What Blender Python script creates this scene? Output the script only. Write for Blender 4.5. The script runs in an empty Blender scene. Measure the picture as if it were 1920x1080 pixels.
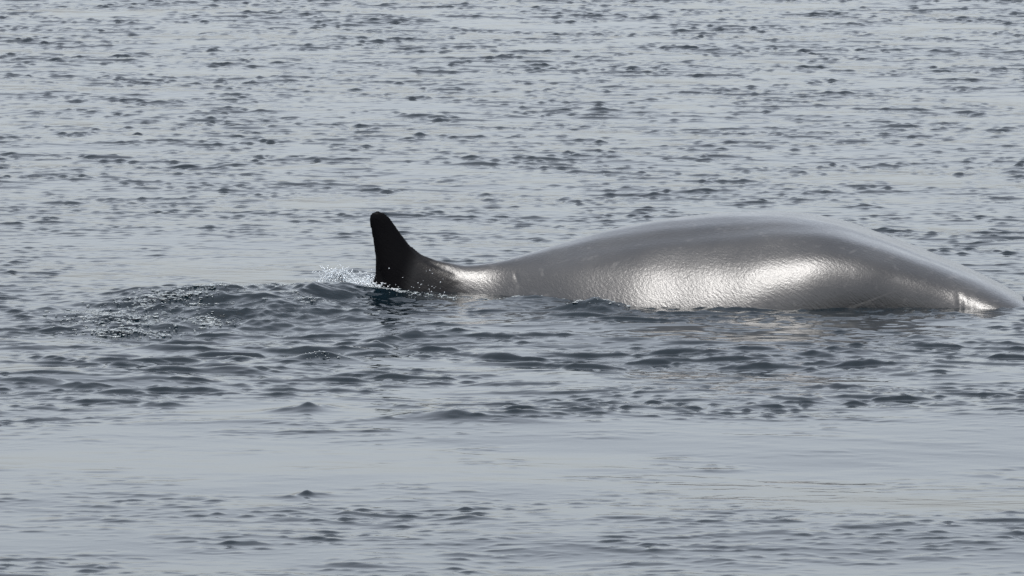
import bpy, math, random
import numpy as np
import openvdb

R = math.radians
scene = bpy.context.scene
col = scene.collection
rng = np.random.default_rng(11)
random.seed(5)

# ------------------------------------------------------------ camera, sky, sun, exposure
cam_d = bpy.data.cameras.new('camera')
cam = bpy.data.objects.new('camera', cam_d); col.objects.link(cam)
cam.location = (0, 0, 4.8)
cam.rotation_euler = (R(90 - 6.64), 0, 0)
cam_d.sensor_width = 36
cam_d.lens = 36 * 12800 / 1920
cam_d.clip_start = 1.0
cam_d.clip_end = 12000
scene.camera = cam

SUN_EL, SUN_AZ = 66, 205           # degrees; azimuth from +Y towards +X (behind the camera)
world = bpy.data.worlds.new('World'); scene.world = world
world.use_nodes = True
wn, wl = world.node_tree.nodes, world.node_tree.links
wn.clear()
sky = wn.new('ShaderNodeTexSky'); sky.sky_type = 'NISHITA'; sky.sun_disc = False
sky.sun_elevation = R(SUN_EL); sky.sun_rotation = R(SUN_AZ)
sky.air_density = 1.0; sky.dust_density = 4.0; sky.ozone_density = 1.0
hsv = wn.new('ShaderNodeHueSaturation'); hsv.inputs['Saturation'].default_value = 0.42
veil = wn.new('ShaderNodeMix'); veil.data_type = 'RGBA'          # thin even cloud over the whole sky
veil.inputs['Factor'].default_value = 0.22
veil.inputs['B'].default_value = (3.6, 3.85, 4.2, 1)
bg = wn.new('ShaderNodeBackground'); bg.inputs['Strength'].default_value = 0.145
wo = wn.new('ShaderNodeOutputWorld')
wl.new(sky.outputs[0], hsv.inputs['Color']); wl.new(hsv.outputs[0], veil.inputs['A'])
wl.new(veil.outputs['Result'], bg.inputs[0]); wl.new(bg.outputs[0], wo.inputs[0])

sun_d = bpy.data.lights.new('sun', 'SUN'); sun_d.energy = 1.5; sun_d.angle = R(25); sun_d.color = (1.0, 0.98, 0.95)
sun = bpy.data.objects.new('sun', sun_d); col.objects.link(sun)
sun.rotation_euler = (R(90 - SUN_EL), 0, R(180 - SUN_AZ))
sun.location = (0, 0, 30)

scene.view_settings.view_transform = 'Standard'
scene.view_settings.look = 'None'
scene.view_settings.gamma = 1.0
scene.view_settings.use_curve_mapping = False
scene.view_settings.exposure = 1.08


# ------------------------------------------------------------ helpers
def tag(o, label=None, cat=None, group=None, kind=None):
    for k, v in (('label', label), ('category', cat), ('group', group), ('kind', kind)):
        if v: o[k] = v
    return o


def mesh_from(name, verts, faces, mat, smooth=True):
    """verts (n,3), faces (m,3|4) numpy -> linked object"""
    me = bpy.data.meshes.new(name)
    n, (m, k) = len(verts), faces.shape
    me.vertices.add(n); me.vertices.foreach_set('co', np.ascontiguousarray(verts, np.float32).ravel())
    me.loops.add(m * k); me.loops.foreach_set('vertex_index', np.ascontiguousarray(faces, np.int32).ravel())
    me.polygons.add(m)
    me.polygons.foreach_set('loop_start', np.arange(0, m * k, k, dtype=np.int32))
    me.polygons.foreach_set('loop_total', np.full(m, k, np.int32))
    me.polygons.foreach_set('use_smooth', np.full(m, smooth, bool))
    me.update(calc_edges=True)
    me.materials.append(mat)
    o = bpy.data.objects.new(name, me); col.objects.link(o)
    return o


def ss(a, b, x):
    t = np.clip((x - a) / (b - a), 0, 1)
    return t * t * (3 - 2 * t)


def gauss(x, y, cx, cy, sx, sy, ang=0.0):
    c, s = math.cos(ang), math.sin(ang)
    u, v = (x - cx) * c + (y - cy) * s, -(x - cx) * s + (y - cy) * c
    return np.exp(-0.5 * ((u / sx) ** 2 + (v / sy) ** 2))


def N(mat, typ, **kw):
    n = mat.node_tree.nodes.new(typ)
    for k, v in kw.items(): setattr(n, k, v)
    return n


# ------------------------------------------------------------ materials
def water_material():
    m = bpy.data.materials.new('sea_water'); m.use_nodes = True
    nt = m.node_tree; p = nt.nodes['Principled BSDF']; L = nt.links.new
    p.inputs['Base Color'].default_value = (0.0018, 0.0055, 0.0085, 1)
    p.inputs['Roughness'].default_value = 0.06
    p.inputs['IOR'].default_value = 1.333
    tc = N(m, 'ShaderNodeTexCoord')
    mp = N(m, 'ShaderNodeMapping'); mp.inputs['Scale'].default_value = (9, 14, 9)
    nz = N(m, 'ShaderNodeTexNoise'); nz.inputs['Scale'].default_value = 1.6; nz.inputs['Detail'].default_value = 3
    L(tc.outputs['Object'], mp.inputs[0]); L(mp.outputs[0], nz.inputs['Vector'])
    at = N(m, 'ShaderNodeAttribute', attribute_name='chop')
    mul = N(m, 'ShaderNodeMath', operation='MULTIPLY'); mul.inputs[1].default_value = 0.5
    L(at.outputs['Fac'], mul.inputs[0])
    bp = N(m, 'ShaderNodeBump'); bp.inputs['Distance'].default_value = 0.006
    L(mul.outputs[0], bp.inputs['Strength'])
    L(nz.outputs[0], bp.inputs['Height'])
    a2 = N(m, 'ShaderNodeAttribute', attribute_name='churn')
    nf = N(m, 'ShaderNodeTexNoise'); nf.inputs['Scale'].default_value = 34; nf.inputs['Detail'].default_value = 3; nf.inputs['Roughness'].default_value = 0.6
    L(tc.outputs['Object'], nf.inputs['Vector'])
    b2 = N(m, 'ShaderNodeBump'); b2.inputs['Distance'].default_value = 0.005
    L(a2.outputs['Fac'], b2.inputs['Strength']); L(nf.outputs[0], b2.inputs['Height'])
    L(bp.outputs[0], b2.inputs['Normal']); L(b2.outputs[0], p.inputs['Normal'])
    return m


def skin_material():
    m = bpy.data.materials.new('wet_whale_skin'); m.use_nodes = True
    nt = m.node_tree; p = nt.nodes['Principled BSDF']; L = nt.links.new
    tc = N(m, 'ShaderNodeTexCoord')
    at = N(m, 'ShaderNodeAttribute', attribute_name='fin_dark_shade')
    n1 = N(m, 'ShaderNodeTexNoise'); n1.inputs['Scale'].default_value = 3.0; n1.inputs['Detail'].default_value = 6
    L(tc.outputs['Object'], n1.inputs['Vector'])
    cr = N(m, 'ShaderNodeValToRGB')
    cr.color_ramp.elements[0].position = 0.3; cr.color_ramp.elements[0].color = (0.003, 0.003, 0.0035, 1)
    cr.color_ramp.elements[1].position = 0.75; cr.color_ramp.elements[1].color = (0.020, 0.0195, 0.019, 1)
    L(n1.outputs[0], cr.inputs[0])
    mps = N(m, 'ShaderNodeMapping', vector_type='TEXTURE'); mps.inputs['Rotation'].default_value = (0, R(-18), 0)
    mps.inputs['Scale'].default_value = (0.9, 0.25, 0.035)
    ns = N(m, 'ShaderNodeTexNoise'); ns.inputs['Scale'].default_value = 1.0; ns.inputs['Detail'].default_value = 2
    L(tc.outputs['Object'], mps.inputs[0]); L(mps.outputs[0], ns.inputs['Vector'])
    rs = N(m, 'ShaderNodeMapRange'); rs.inputs['From Min'].default_value = 0.66; rs.inputs['From Max'].default_value = 0.74; rs.inputs['To Max'].default_value = 0.5
    L(ns.outputs[0], rs.inputs['Value'])
    nb_ = N(m, 'ShaderNodeTexNoise'); nb_.inputs['Scale'].default_value = 16; nb_.inputs['Detail'].default_value = 3
    L(tc.outputs['Object'], nb_.inputs['Vector'])
    rb = N(m, 'ShaderNodeMapRange'); rb.inputs['From Min'].default_value = 0.60; rb.inputs['From Max'].default_value = 0.72; rb.inputs['To Max'].default_value = 0.5
    L(nb_.outputs[0], rb.inputs['Value'])
    ad = N(m, 'ShaderNodeMath', operation='MAXIMUM'); L(rs.outputs[0], ad.inputs[0]); L(rb.outputs[0], ad.inputs[1])
    ms = N(m, 'ShaderNodeMix', data_type='RGBA'); ms.inputs['B'].default_value = (0.055, 0.053, 0.052, 1)
    L(ad.outputs[0], ms.inputs['Factor']); L(cr.outputs[0], ms.inputs['A'])
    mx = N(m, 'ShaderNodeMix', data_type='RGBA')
    mx.inputs['B'].default_value = (0.0025, 0.0025, 0.003, 1)  # black of the fin, also painted as shade on the flank at its base
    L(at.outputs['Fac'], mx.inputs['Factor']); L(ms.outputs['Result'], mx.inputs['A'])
    L(mx.outputs['Result'], p.inputs['Base Color'])
    p.inputs['Roughness'].default_value = 0.36
    p.inputs['IOR'].default_value = 1.52
    wet = N(m, 'ShaderNodeMapRange'); wet.inputs['To Min'].default_value = 0.8; wet.inputs['To Max'].default_value = 0.0
    L(at.outputs['Fac'], wet.inputs['Value']); L(wet.outputs[0], p.inputs['Coat Weight'])
    p.inputs['Coat Roughness'].default_value = 0.17; p.inputs['Coat IOR'].default_value = 1.33
    spec_cut = N(m, 'ShaderNodeMapRange'); spec_cut.inputs['To Min'].default_value = 0.5; spec_cut.inputs['To Max'].default_value = 0.02  # takes reflections off the fin and the painted flank shade
    L(at.outputs['Fac'], spec_cut.inputs['Value']); L(spec_cut.outputs[0], p.inputs['Specular IOR Level'])
    # run-off streaks, slanting down and back
    mp = N(m, 'ShaderNodeMapping', vector_type='TEXTURE'); mp.inputs['Rotation'].default_value = (0, R(40), 0)
    mp.inputs['Scale'].default_value = (1 / 14, 1 / 50, 1 / 75)
    n2 = N(m, 'ShaderNodeTexNoise'); n2.inputs['Scale'].default_value = 1.0; n2.inputs['Detail'].default_value = 4; n2.inputs['Roughness'].default_value = 0.6
    L(tc.outputs['Object'], mp.inputs[0]); L(mp.outputs[0], n2.inputs['Vector'])
    b1 = N(m, 'ShaderNodeBump'); b1.inputs['Strength'].default_value = 0.6; b1.inputs['Distance'].default_value = 0.0038
    L(n2.outputs[0], b1.inputs['Height'])
    n4 = N(m, 'ShaderNodeTexNoise'); n4.inputs['Scale'].default_value = 7; n4.inputs['Detail'].default_value = 5
    L(tc.outputs['Object'], n4.inputs['Vector'])
    rr = N(m, 'ShaderNodeMapRange'); rr.inputs['From Min'].default_value = 0.3; rr.inputs['From Max'].default_value = 0.7
    rr.inputs['To Min'].default_value = 0.28; rr.inputs['To Max'].default_value = 0.38
    L(n4.outputs[0], rr.inputs['Value']); L(rr.outputs[0], p.inputs['Roughness'])
    n3 = N(m, 'ShaderNodeTexNoise'); n3.inputs['Scale'].default_value = 110; n3.inputs['Detail'].default_value = 2
    L(tc.outputs['Object'], n3.inputs['Vector'])
    b2 = N(m, 'ShaderNodeBump'); b2.inputs['Strength'].default_value = 0.52; b2.inputs['Distance'].default_value = 0.002
    L(n3.outputs[0], b2.inputs['Height']); L(b1.outputs[0], b2.inputs['Normal'])
    L(b2.outputs[0], p.inputs['Normal']); L(b2.outputs[0], p.inputs['Coat Normal'])
    return m


def foam_material(name, base, trans):
    m = bpy.data.materials.new(name); m.use_nodes = True
    nt = m.node_tree; p = nt.nodes['Principled BSDF']
    p.inputs['Base Color'].default_value = (*base, 1)
    p.inputs['Roughness'].default_value = 0.12
    p.inputs['IOR'].default_value = 1.333
    p.inputs['Transmission Weight'].default_value = trans
    return m


WATER = water_material()
SKIN = skin_material()


# ------------------------------------------------------------ sea: graded grid, wave spectrum
def steps(*legs):
    """grid lines: each leg is (from, to, spacing)"""
    return np.concatenate([np.arange(p, q, d) for p, q, d in legs])


def outward(c, lo, hi, grow):
    """continue the lines on both sides with growing spacing"""
    s, v, up = c[-1] - c[-2], c[-1], []
    while v < hi: s *= grow; v += s; up.append(v)
    s, v, dn = c[1] - c[0], c[0], []
    while v > lo: s *= grow; v -= s; dn.append(v)
    return np.concatenate([dn[::-1], c, up])


gx = outward(steps((-5.1, -3.2, 0.018), (-3.2, 3.2, 0.0135), (3.2, 5.1, 0.018)), -3500, 3500, 1.2)
gy = outward(steps((29.2, 46, 0.016), (46, 66, 0.0215)), -300, 7000, 1.18)
dx = np.gradient(gx); dy = np.gradient(gy)
X, Y = np.meshgrid(gx, gy)
res = np.maximum(dx[None, :], dy[:, None]).astype(np.float32)
X = X.astype(np.float32); Y = Y.astype(np.float32)


def band(n, l0, l1, direction, spread, slope, seed):
    """random-phase sea: n waves of length l0..l1 (m) travelling within `spread` degrees of `direction`;
    returns height and the two horizontal displacements, with rms slope = slope"""
    r = np.random.default_rng(seed)
    lam = np.exp(r.uniform(math.log(l0), math.log(l1), n))
    th = R(direction) + r.normal(0, R(spread), n)
    k = 2 * math.pi / lam
    kx, ky = k * np.cos(th), k * np.sin(th)
    a = slope * math.sqrt(2.0 / n) / k
    ph = r.uniform(0, 2 * math.pi, n)
    A = np.exp(1j * (np.outer(gy, ky) + ph)) * a
    B = np.exp(1j * np.outer(kx, gx))
    A = A.astype(np.complex64); B = B.astype(np.complex64)
    h = (A @ B)
    # horizontal displacement: i * k/|k| * h
    Dx = ((A * (kx / k)) @ B).imag
    Dy = ((A * (ky / k)) @ B).imag
    f = 1.0 / (1.0 + (res / (0.34 * math.sqrt(l0 * l1))) ** 4)      # drop what the mesh cannot carry
    return h.real * f, Dx * f, Dy * f


def lowfield(seed, l0, l1, n=60, stretch=1.0):
    """smooth unit-variance field, longer along x by `stretch`"""
    r = np.random.default_rng(seed)
    lam = r.uniform(l0, l1, n); th = r.uniform(0, 2 * math.pi, n); k = 2 * math.pi / lam
    A = np.exp(1j * (np.outer(gy, k * np.sin(th)) + r.uniform(0, 6.283, n)))
    B = np.exp(1j * np.outer(k * np.cos(th) / stretch, gx))
    return ((A.astype(np.complex64) @ B.astype(np.complex64)).real * math.sqrt(2.0 / n)).astype(np.float32)


# where the water is slick and where it is stirred
patch = lowfield(3, 0.9, 2.6, stretch=1.6)
patch2 = lowfield(4, 0.35, 1.0, stretch=1.4)
gust = np.clip(0.85 + 0.30 * patch + 0.22 * patch2, 0.15, 1.4)

wob = 0.5 * lowfield(8, 1.2, 5.0, stretch=1.5) + 0.25 * lowfield(9, 0.5, 1.2, stretch=2.0)
slick = ss(36.0, 34.5, Y + wob * 0.9) * ss(30.5, 33.4, Y + wob)       # smooth footprint in the foreground
calm_back = gauss(X, Y, -1.6, 43.0, 2.2, 1.7)                          # smoother water behind the fin
stir = gauss(X, Y, -0.2, 38.1, 3.0, 1.5) * ss(35.0, 35.6, Y)           # water worked up by the whale
mound = gauss(X, Y, -1.80, 39.85, 0.70, 0.55, R(22)) + 0.9 * gauss(X, Y, -1.25, 40.2, 0.40, 0.55)
mound = np.clip(1.15 * mound, 0, 1)
front = ss(33.0, 31.2, Y)

near = 1.0 - slick * (0.97 - 0.30 * np.clip(0.6 * patch2 + 0.5 * patch - 0.5, 0, 1))


def crested(h, t, w):
    """flat troughs and separate lens-shaped crests: keeps what rises above t standard deviations"""
    sd = float(np.std(h[500:900, 300:600])) + 1e-9
    u = (h / sd - t) / w
    return sd * w * (np.logaddexp(0, u) - math.log1p(math.exp(-t / w)))


h0, x0_, y0_ = band(160, 1.6, 4.5, 84, 26, 0.022, 21)
h1, x1_, y1_ = band(260, 0.55, 1.5, 80, 34, 0.028, 22)
h2, x2_, y2_ = band(420, 0.16, 0.42, 86, 22, 0.21, 23)
h3, x3_, y3_ = band(520, 0.070, 0.150, 83, 27, 0.26, 24)
h4, x4_, y4_ = band(520, 0.068, 0.165, 96, 27, 0.26, 25)
quiet = 1 - 0.5 * calm_back
m1 = (1 - 0.65 * slick) * (0.5 + 0.25 * gust + 0.7 * stir) * quiet
m2 = near * np.minimum(gust * (0.66 + 1.0 * stir - 0.12 * front), 2.0) * quiet
m3 = near * np.clip(1.0 + 0.27 * patch + 0.24 * patch2, 0.25, 1.55) * (1.0 - 0.12 * stir + 0.3 * mound - 0.35 * front) * quiet
c2 = crested(h2, 0.35, 0.2)
c2m = 2.4 * float(np.std(h2[500:900, 300:600]))
c2 = c2m * np.tanh(c2 / c2m)
Z = h0 * (0.6 + 0.5 * stir) + h1 * m1 + c2 * m2 + (crested(h3, 0.85, 0.16) + crested(h4, 0.9, 0.16)) * m3
Z += slick * (0.03 * h2 * (0.6 + 0.6 * gust) + 0.03 * (h3 + h4) * np.clip(0.4 + 0.5 * patch2, 0, 1.2))
DX = 0.8 * x0_ + x1_ * m1 + 0.3 * x2_ * m2 + 0.25 * (x3_ + x4_) * m3
DY = 0.8 * y0_ + y1_ * m1 + 0.3 * y2_ * m2 + 0.25 * (y3_ + y4_) * m3

# the hump of water thrown up behind the fin, with its own short broken waves
bh, bx, by = band(600, 0.060, 0.50, 76, 48, 0.33, 31)
lap = gauss(X, Y, 0.54, 40.02, 0.13, 0.10) + 0.5 * gauss(X, Y, 0.15, 40.35, 0.30, 0.12)
mound = np.clip(mound + 1.1 * lap, 0, 1.1)
sd_b = float(np.std(bh[500:900, 300:600]))
bh = 0.62 * bh + 0.55 * sd_b * (0.8 - np.abs(np.roll(bh, 37, 1) / sd_b)) * (0.7 + 0.4 * patch2)
bh = 1.8 * sd_b * np.tanh(bh / (1.8 * sd_b))
Z += bh * mound * 1.15; DX += bx * mound * 0.6; DY += by * mound * 0.6
Z += 0.095 * gauss(X, Y, -1.70, 40.35, 0.55, 0.45, R(12)) + 0.045 * gauss(X, Y, -1.02, 40.75, 0.22, 0.22)
Z += 0.060 * gauss(X, Y, 0.52, 40.02, 0.11, 0.09) + 0.040 * gauss(X, Y, 0.15, 40.35, 0.25, 0.12) + 0.012 * gauss(X, Y, -0.35, 40.72, 0.22, 0.12)
# single peaks
def peak(cx, cy, sx, sy, ang=0.0):
    c, s = math.cos(ang), math.sin(ang)
    u, v = ((X - cx) * c + (Y - cy) * s) / sx, (-(X - cx) * s + (Y - cy) * c) / sy
    return np.exp(0.4 - np.sqrt(u * u + v * v + 0.16))


for cx, cy, hh, sx, sy, an in ((-0.99, 32.56, 0.026, 0.022, 0.030, 0), (-0.92, 32.6, 0.009, 0.05, 0.03, 0.1), (-1.07, 32.5, 0.010, 0.03, 0.03, 0), (-0.77, 38.6, 0.060, 0.022, 0.035, 0.3),
                               (-1.08, 35.65, 0.036, 0.045, 0.06, 0.1), (-0.99, 35.72, 0.016, 0.05, 0.05, -0.2), (-1.20, 35.6, 0.014, 0.07, 0.04, 0.2), (-1.22, 40.45, 0.040, 0.08, 0.14, 0.2),
                               (-1.42, 39.9, 0.030, 0.09, 0.13, 0.5), (-0.95, 38.25, 0.040, 0.10, 0.08, 0),
                               (-1.5, 37.2, 0.036, 0.26, 0.06, 0.05), (-1.07, 37.75, 0.042, 0.14, 0.07, -0.1),
                               (-0.32, 35.3, 0.030, 0.13, 0.06, 0), (0.05, 35.4, 0.026, 0.16, 0.06, 0.03),
                               (3.0, 31.0, 0.034, 0.10, 0.07, 0)):
    Z += hh * peak(cx, cy, sx, sy, an) * (1 + 8 * np.clip(h3, -0.02, 0.02)) + 0.6 * bh * peak(cx, cy, sx, sy, an) * 0.5

# no water face stands steeper than about 35 degrees: wear down the few that would
def blur(a):
    for ax in (0, 1):
        a = 0.25 * np.roll(a, 1, ax) + 0.5 * a + 0.25 * np.roll(a, -1, ax)
    return a


for _ in range(7):
    steep = np.hypot(np.gradient(Z, axis=1) / dx[None, :], np.gradient(Z, axis=0) / dy[:, None])
    w = blur(blur(ss(0.50, 0.75, steep)))
    w = np.clip(2.0 * w, 0, 1)
    Z = Z + w * (blur(blur(Z)) - Z)
    DX *= 1 - 0.35 * w; DY *= 1 - 0.35 * w

verts = np.stack([X - DX, Y - DY, Z], -1).reshape(-1, 3)
ny, nx = X.shape
idx = np.arange(ny * nx, dtype=np.int32).reshape(ny, nx)
faces = np.stack([idx[:-1, :-1], idx[:-1, 1:], idx[1:, 1:], idx[1:, :-1]], -1).reshape(-1, 4)
sea = mesh_from('sea', verts, faces, WATER)
tag(sea, 'grey rippled sea surface around the whale', None, None, 'structure')
a = sea.data.attributes.new('chop', 'FLOAT', 'POINT')
a.data.foreach_set('value', np.clip(0.15 + near * (0.4 * gust) + 1.2 * mound, 0, 2.0).astype(np.float32).ravel())

a = sea.data.attributes.new('churn', 'FLOAT', 'POINT')
churn = np.clip(mound * (0.28 + 0.25 * patch2), 0, 0.6) + 0.10 * stir * gust
a.data.foreach_set('value', np.clip(churn, 0, 1).astype(np.float32).ravel())


def sea_z(x, y):
    """height of the sea by nearest grid point"""
    j = np.clip(np.searchsorted(gx, x), 0, nx - 1); i = np.clip(np.searchsorted(gy, y), 0, ny - 1)
    return Z[i, j]


# ------------------------------------------------------------ whale: one continuous skin from a signed distance field
AX = 41.0                                                        # distance of the spine from the camera
sx_ = np.array([-2.6, -2.0, -1.5, -1.162, -0.839, -0.58, -0.419, -0.258, -0.097, 0.129, 0.451, 0.773, 1.095, 1.417, 1.578, 1.836, 2.062, 2.385, 2.708, 2.92, 3.07, 3.5, 4.2, 5.0])
sz_ = np.array([-0.80, -0.50, -0.22, -0.06, 0.070, 0.135, 0.160, 0.163, 0.178, 0.248, 0.345, 0.420, 0.466, 0.485, 0.488, 0.465, 0.405, 0.286, 0.174, 0.088, 0.012, -0.28, -0.80, -1.4])
wx_ = np.array([-2.6, -1.2, -0.6, -0.35, -0.08, 0.30, 0.66, 1.1, 1.4, 1.8, 2.06, 2.4, 2.7, 5.0])
ww_ = np.array([0.10, 0.12, 0.14, 0.18, 0.22, 0.58, 0.80, 0.88, 0.91, 0.88, 0.84, 0.76, 0.66, 0.56])
wh_ = np.array([0.40, 0.46, 0.50, 0.50, 0.52, 0.66, 0.82, 0.80, 0.70, 0.54, 0.44, 0.36, 0.34, 0.40])
wp_ = np.array([2.0, 2.0, 2.0, 2.0, 2.0, 2.0, 2.0, 2.0, 2.1, 2.5, 2.9, 3.3, 3.2, 2.4])


def smooth_interp(x, xp, fp):
    fine = np.linspace(xp[0], xp[-1], 600); f = np.interp(fine, xp, fp)
    ker = np.hanning(37); ker /= ker.sum()
    f2 = np.convolve(np.pad(f, 18, mode='edge'), ker, 'valid')
    return np.interp(x, fine, f2)


VX = 0.0115
ox, oy, oz = -2.75, -1.75, -1.9
nxv, nyv, nzv = int(7.9 / VX), int(2.9 / VX), int(2.5 / VX)
vx = (ox + VX * np.arange(nxv)).astype(np.float32)
vy = (oy + VX * np.arange(nyv)).astype(np.float32)
vz = (oz + VX * np.arange(nzv)).astype(np.float32)
yc = np.interp(vx, [-3, 2.0, 2.4, 2.7, 2.93, 3.1, 3.5, 5.2], [0, 0, -0.03, -0.16, -0.32, -0.46, -0.80, -1.2])
yc = np.convolve(np.pad(yc, 20, mode='edge'), np.ones(41) / 41, 'valid')
zt = smooth_interp(vx, sx_, sz_); hw = smooth_interp(vx, wx_, ww_); hh = smooth_interp(vx, wx_, wh_); pw = smooth_interp(vx, wx_, wp_)[:, None, None]
tilt = np.cos(np.arctan(np.gradient(zt, vx)))
zc = zt - hh
qy = ((vy[None, :, None] - yc[:, None, None]) / hw[:, None, None]); qz = (vz[None, None, :] - zc[:, None, None]) / hh[:, None, None]
q = ((np.abs(qy) ** pw + np.abs(qz) ** pw) ** (1 / pw)).astype(np.float32)
body = (q - 1) * (np.minimum(hw, hh) * tilt)[:, None, None].astype(np.float32)
# round off the two hidden ends
body = np.maximum(body, (np.abs(vx - 1.2) - 3.75)[:, None, None].astype(np.float32))
del q

# fin: outline in the vertical plane of the spine, its thickness growing inwards from the edge
fin_out = np.array([(-0.66, -0.25), (-0.748, 0.01), (-0.803, 0.157), (-0.838, 0.319), (-0.860, 0.425), (-0.862, 0.452), (-0.853, 0.476),
                    (-0.834, 0.491), (-0.808, 0.495), (-0.780, 0.487), (-0.742, 0.458), (-0.692, 0.386), (-0.630, 0.293), (-0.556, 0.215),
                    (-0.47, 0.168), (-0.38, 0.135), (-0.28, 0.07), (-0.26, -0.25)])
fx, fz = np.meshgrid(vx, vz, indexing='ij')
d2 = np.full(fx.shape, 1e9, np.float32); inside = np.zeros(fx.shape, bool)
for (x0, z0), (x1, z1) in zip(fin_out, np.roll(fin_out, -1, 0)):
    ex, ez = x1 - x0, z1 - z0
    t = np.clip(((fx - x0) * ex + (fz - z0) * ez) / (ex * ex + ez * ez), 0, 1)
    d2 = np.minimum(d2, np.hypot(fx - x0 - t * ex, fz - z0 - t * ez))
    cross = ((z0 > fz) != (z1 > fz)) & (fx < (x1 - x0) * (fz - z0) / (z1 - z0 + 1e-12) + x0)
    inside ^= cross
e = np.where(inside, d2, -d2)
Tm = 0.022 + 0.045 * ss(0.50, 0.02, fz)
ein = np.clip(e / (Tm * 2.2), 0, 1)
half = Tm * np.sqrt(np.clip(1 - (1 - ein) ** 2, 0, 1))
ay = np.abs(vy)[None, :, None]
fin = np.where(e[:, None, :] > 0, ay - half[:, None, :], np.hypot(ay, e[:, None, :])).astype(np.float32)
K = 0.09
hmix = np.clip(0.5 + 0.5 * (fin - body) / K, 0, 1)
sdf = fin * (1 - hmix) + body * hmix - K * hmix * (1 - hmix)
# two skin folds where the neck bends, and a small scar
fold_x = vx[:, None, None] + 0.10 * (vz[None, None, :] - 0.05)
side = ss(0.12, 0.02, vz)[None, None, :] * np.ones_like(sdf[:, :1, :])
sdf += (0.005 * np.exp(-((fold_x - 2.655) / 0.018) ** 2) + 0.0015 * np.exp(-((fold_x - 2.72) / 0.018) ** 2)).astype(np.float32) * side
# the soft trough beside the spine and slight unevenness of the muscle under the skin
qq = ((vy[None, :] - yc[:, None]) / hw[:, None]).astype(np.float32)
back_on = (ss(-0.1, 0.5, vx) * ss(2.9, 2.3, vx))[:, None]
trough = 0.004 * np.exp(-((qq + 0.42) / 0.09) ** 2) - 0.004 * np.exp(-((qq + 0.60) / 0.12) ** 2)
uneven = 0.0014 * np.sin(3.1 * vx[:, None] + 9 * qq) * np.sin(5.3 * vx[:, None] - 4 * qq + 1) + 0.0018 * np.sin(11 * vx[:, None] + 13 * qq + 2) * np.sin(7 * vx[:, None] - 17 * qq)
sdf += (((trough + uneven) * back_on).astype(np.float32))[:, :, None]
# a small nick in the skin
sdf += (0.007 * np.exp(-(((vx - 0.028)[:, None, None] + 0.35 * (vz[None, None, :] - 0.11)) / 0.010) ** 2 - ((vz[None, None, :] - 0.11) / 0.022) ** 2)).astype(np.float32)
del fin, body, hmix
g = openvdb.FloatGrid(0.5)
g.copyFromArray(sdf.astype(np.float32))
pts, quads = g.convertToQuads(isovalue=0.0)
pts = np.array(pts) * VX + np.array([ox, oy, oz])
quads = np.array(quads)[:, ::-1]
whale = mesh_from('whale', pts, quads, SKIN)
whale.location = (0, AX, 0)
tag(whale, 'wet grey whale arching its back out of the sea, dark upright fin behind', 'whale')
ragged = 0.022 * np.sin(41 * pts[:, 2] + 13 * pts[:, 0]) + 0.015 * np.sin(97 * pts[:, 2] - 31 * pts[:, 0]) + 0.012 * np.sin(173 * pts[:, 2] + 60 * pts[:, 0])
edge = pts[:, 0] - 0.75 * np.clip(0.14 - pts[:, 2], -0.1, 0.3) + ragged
fd = np.maximum(0.80 * ss(-0.30, -0.46, edge), ss(-0.34, -0.66, pts[:, 0] + 0.3 * np.clip(0.2 - pts[:, 2], -0.05, 0.3)))  # first term: flank shade below the fin, painted; second: the fin's own black
at = whale.data.attributes.new('fin_dark_shade', 'FLOAT', 'POINT')
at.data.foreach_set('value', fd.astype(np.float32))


# ------------------------------------------------------------ foam bubbles and thrown water
def ico(n):
    """unit icosphere: n = 0 gives 20 faces, n = 1 gives 80"""
    t = (1 + 5 ** 0.5) / 2
    v = [(-1, t, 0), (1, t, 0), (-1, -t, 0), (1, -t, 0), (0, -1, t), (0, 1, t), (0, -1, -t), (0, 1, -t), (t, 0, -1), (t, 0, 1), (-t, 0, -1), (-t, 0, 1)]
    f = [(0, 11, 5), (0, 5, 1), (0, 1, 7), (0, 7, 10), (0, 10, 11), (1, 5, 9), (5, 11, 4), (11, 10, 2), (10, 7, 6), (7, 1, 8),
         (3, 9, 4), (3, 4, 2), (3, 2, 6), (3, 6, 8), (3, 8, 9), (4, 9, 5), (2, 4, 11), (6, 2, 10), (8, 6, 7), (9, 8, 1)]
    v = [np.array(p, float) / np.linalg.norm(p) for p in v]
    for _ in range(n):
        new, mid = [], {}
        def m(i, j):
            k = (min(i, j), max(i, j))
            if k not in mid:
                p = v[i] + v[j]; v.append(p / np.linalg.norm(p)); mid[k] = len(v) - 1
            return mid[k]
        for a_, b_, c_ in f:
            x, y, z = m(a_, b_), m(b_, c_), m(c_, a_)
            new += [(a_, x, z), (b_, y, x), (c_, z, y), (x, y, z)]
        f = new
    return np.array(v), np.array(f)


def blobs(name, centres, radii, mat, level=1, squash=None):
    bv, bf = ico(level)
    n = len(centres)
    sc = np.stack([radii * rng.uniform(0.8, 1.5, n) * (1.0 if squash is None else rng.uniform(1.0, 2.4, n)), radii * rng.uniform(0.8, 1.4, n), radii * rng.uniform(0.7, 1.1, n)], -1)
    if squash is not None: sc[:, 2] *= squash
    V = centres[:, None, :] + bv[None] * sc[:, None, :] * rng.uniform(0.85, 1.15, (n, len(bv), 1))
    F = bf[None] + (np.arange(n) * len(bv))[:, None, None]
    return mesh_from(name, V.reshape(-1, 3), F.reshape(-1, 3), mat)


FOAM = foam_material('foam', (0.38, 0.42, 0.44), 0.6)
SPRAY = foam_material('spray', (0.80, 0.84, 0.87), 0.70)


def scatter(cx, cy, sx_m, sy_m, ang, n):
    u, v = rng.normal(0, sx_m, n), rng.normal(0, sy_m, n)
    c, s = math.cos(ang), math.sin(ang)
    return cx + u * c - v * s, cy + u * s + v * c


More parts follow.
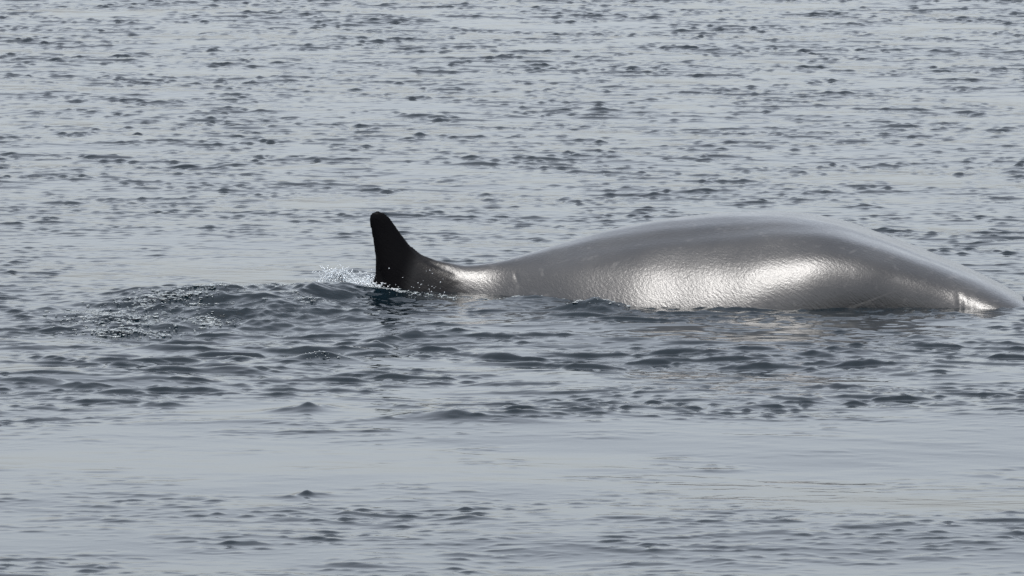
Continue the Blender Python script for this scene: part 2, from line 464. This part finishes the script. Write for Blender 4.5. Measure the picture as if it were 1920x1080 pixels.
patches = [(0.10, 40.45, 0.25, 0.05, -0.3, 110), (-0.45, 40.66, 0.12, 0.03, -0.4, 60), (0.55, 40.03, 0.08, 0.04, 0.0, 60), (-2.30, 39.55, 0.16, 0.28, 0.3, 700), (-2.02, 40.15, 0.16, 0.16, 0.5, 500), (-1.80, 40.55, 0.15, 0.10, 0.4, 350), (-2.22, 39.05, 0.14, 0.05, 0.1, 320),
           (-1.52, 40.75, 0.16, 0.06, 0.2, 220), (-1.76, 39.45, 0.06, 0.10, 0.3, 220), (-1.22, 40.05, 0.06, 0.12, 0.4, 130), (-1.02, 40.95, 0.12, 0.06, 0.2, 260),
           (-0.72, 40.78, 0.06, 0.05, -0.4, 220), (-0.86, 40.88, 0.06, 0.05, 0.0, 160), (-1.75, 37.3, 0.06, 0.05, 0.0, 70), (-1.60, 37.32, 0.05, 0.04, 0.0, 60), (-1.05, 37.7, 0.06, 0.04, 0.0, 50)]
px_, py_ = [], []
for p in patches:
    x, y = scatter(*p); px_.append(x); py_.append(y)
px_, py_ = np.concatenate(px_), np.concatenate(py_)
rad = np.exp(rng.normal(math.log(0.0028), 0.45, len(px_)))
nb = 420                                                        # larger flat rafts of joined bubbles
pick = rng.integers(0, 2800, nb)
px_ = np.concatenate([px_, px_[pick] + rng.normal(0, 0.01, nb)]); py_ = np.concatenate([py_, py_[pick] + rng.normal(0, 0.02, nb)])
rad = np.concatenate([rad, np.exp(rng.normal(math.log(0.0052), 0.35, nb))])
foam = blobs('sea_foam', np.stack([px_, py_, sea_z(px_, py_) + rad * 0.1], -1), rad, FOAM, 1, 0.6)
tag(foam, 'white foam bubbles scattered over the churned water beside the fin', None, None, 'stuff')

# the crown of water thrown up behind the fin
cs, rs = [], []
def arc(x0, y0, z0, x1, y1, z1, bulge, n, r0, r1, jit):
    n = int(n * 1.5); r0 *= 0.9; r1 *= 0.9; jit *= 1.9; z0 -= 0.015; z1 -= 0.02
    for i in range(n):
        t = i / (n - 1)
        x = x0 + (x1 - x0) * t; y = y0 + (y1 - y0) * t
        z = z0 + (z1 - z0) * t + bulge * 4 * t * (1 - t)
        cs.append((x + rng.normal(0, jit), y + rng.normal(0, jit), z + rng.normal(0, jit)))
        rs.append(r0 + (r1 - r0) * t)
sy0 = 41.15
arc(-1.19, sy0, 0.02, -1.03, sy0, 0.10, 0.055, 90, 0.0035, 0.005, 0.003)
arc(-1.16, sy0 + 0.03, 0.02, -1.02, sy0, 0.07, 0.045, 80, 0.003, 0.005, 0.004)
arc(-1.045, sy0, 0.04, -1.025, sy0, 0.15, 0.0, 40, 0.006, 0.0025, 0.002)
arc(-1.03, sy0, 0.14, -0.93, sy0, 0.05, 0.01, 60, 0.003, 0.005, 0.004)
arc(-1.10, sy0, 0.02, -0.98, sy0, 0.03, 0.03, 90, 0.006, 0.007, 0.007)
arc(-1.00, sy0, 0.02, -0.82, sy0 - 0.1, 0.03, 0.035, 120, 0.005, 0.006, 0.009)
arc(-0.92, sy0 - 0.1, 0.03, -0.80, sy0 - 0.15, 0.06, 0.02, 60, 0.004, 0.004, 0.009)
arc(-0.80, 40.90, 0.03, -0.64, 40.72, 0.012, 0.016, 130, 0.0075, 0.007, 0.006)
arc(-0.94, 41.0, 0.05, -0.79, 40.92, 0.05, 0.01, 110, 0.006, 0.007, 0.008)
for _ in range(600):
    cs.append((rng.normal(-1.07, 0.055), sy0 + rng.normal(0, 0.03), abs(rng.normal(0.06, 0.04)))); rs.append(abs(rng.normal(0.0024, 0.001)) + 0.0008)
for _ in range(260):
    cs.append((rng.uniform(-1.0, -0.78), sy0 - 0.1 + rng.normal(0, 0.04), 0.04 + abs(rng.normal(0, 0.035)))); rs.append(abs(rng.normal(0.0020, 0.001)) + 0.0008)
splash = blobs('water_splash', np.array(cs), np.array(rs), SPRAY, 1)
tag(splash, 'small white splash of spray thrown up just behind the dark fin', 'splash')

# single drops flying past the foot of the fin
dn = 46
dx_ = rng.uniform(-0.76, -0.40, dn); dz_ = 0.02 + abs(rng.normal(0, 0.06, dn))
drops = blobs('water_drops', np.stack([dx_, np.full(dn, 40.72) + rng.normal(0, 0.05, dn), dz_], -1), rng.uniform(0.0015, 0.0038, dn), SPRAY, 1)
tag(drops, 'loose water drops flying in front of the fin base', None, None, 'stuff')
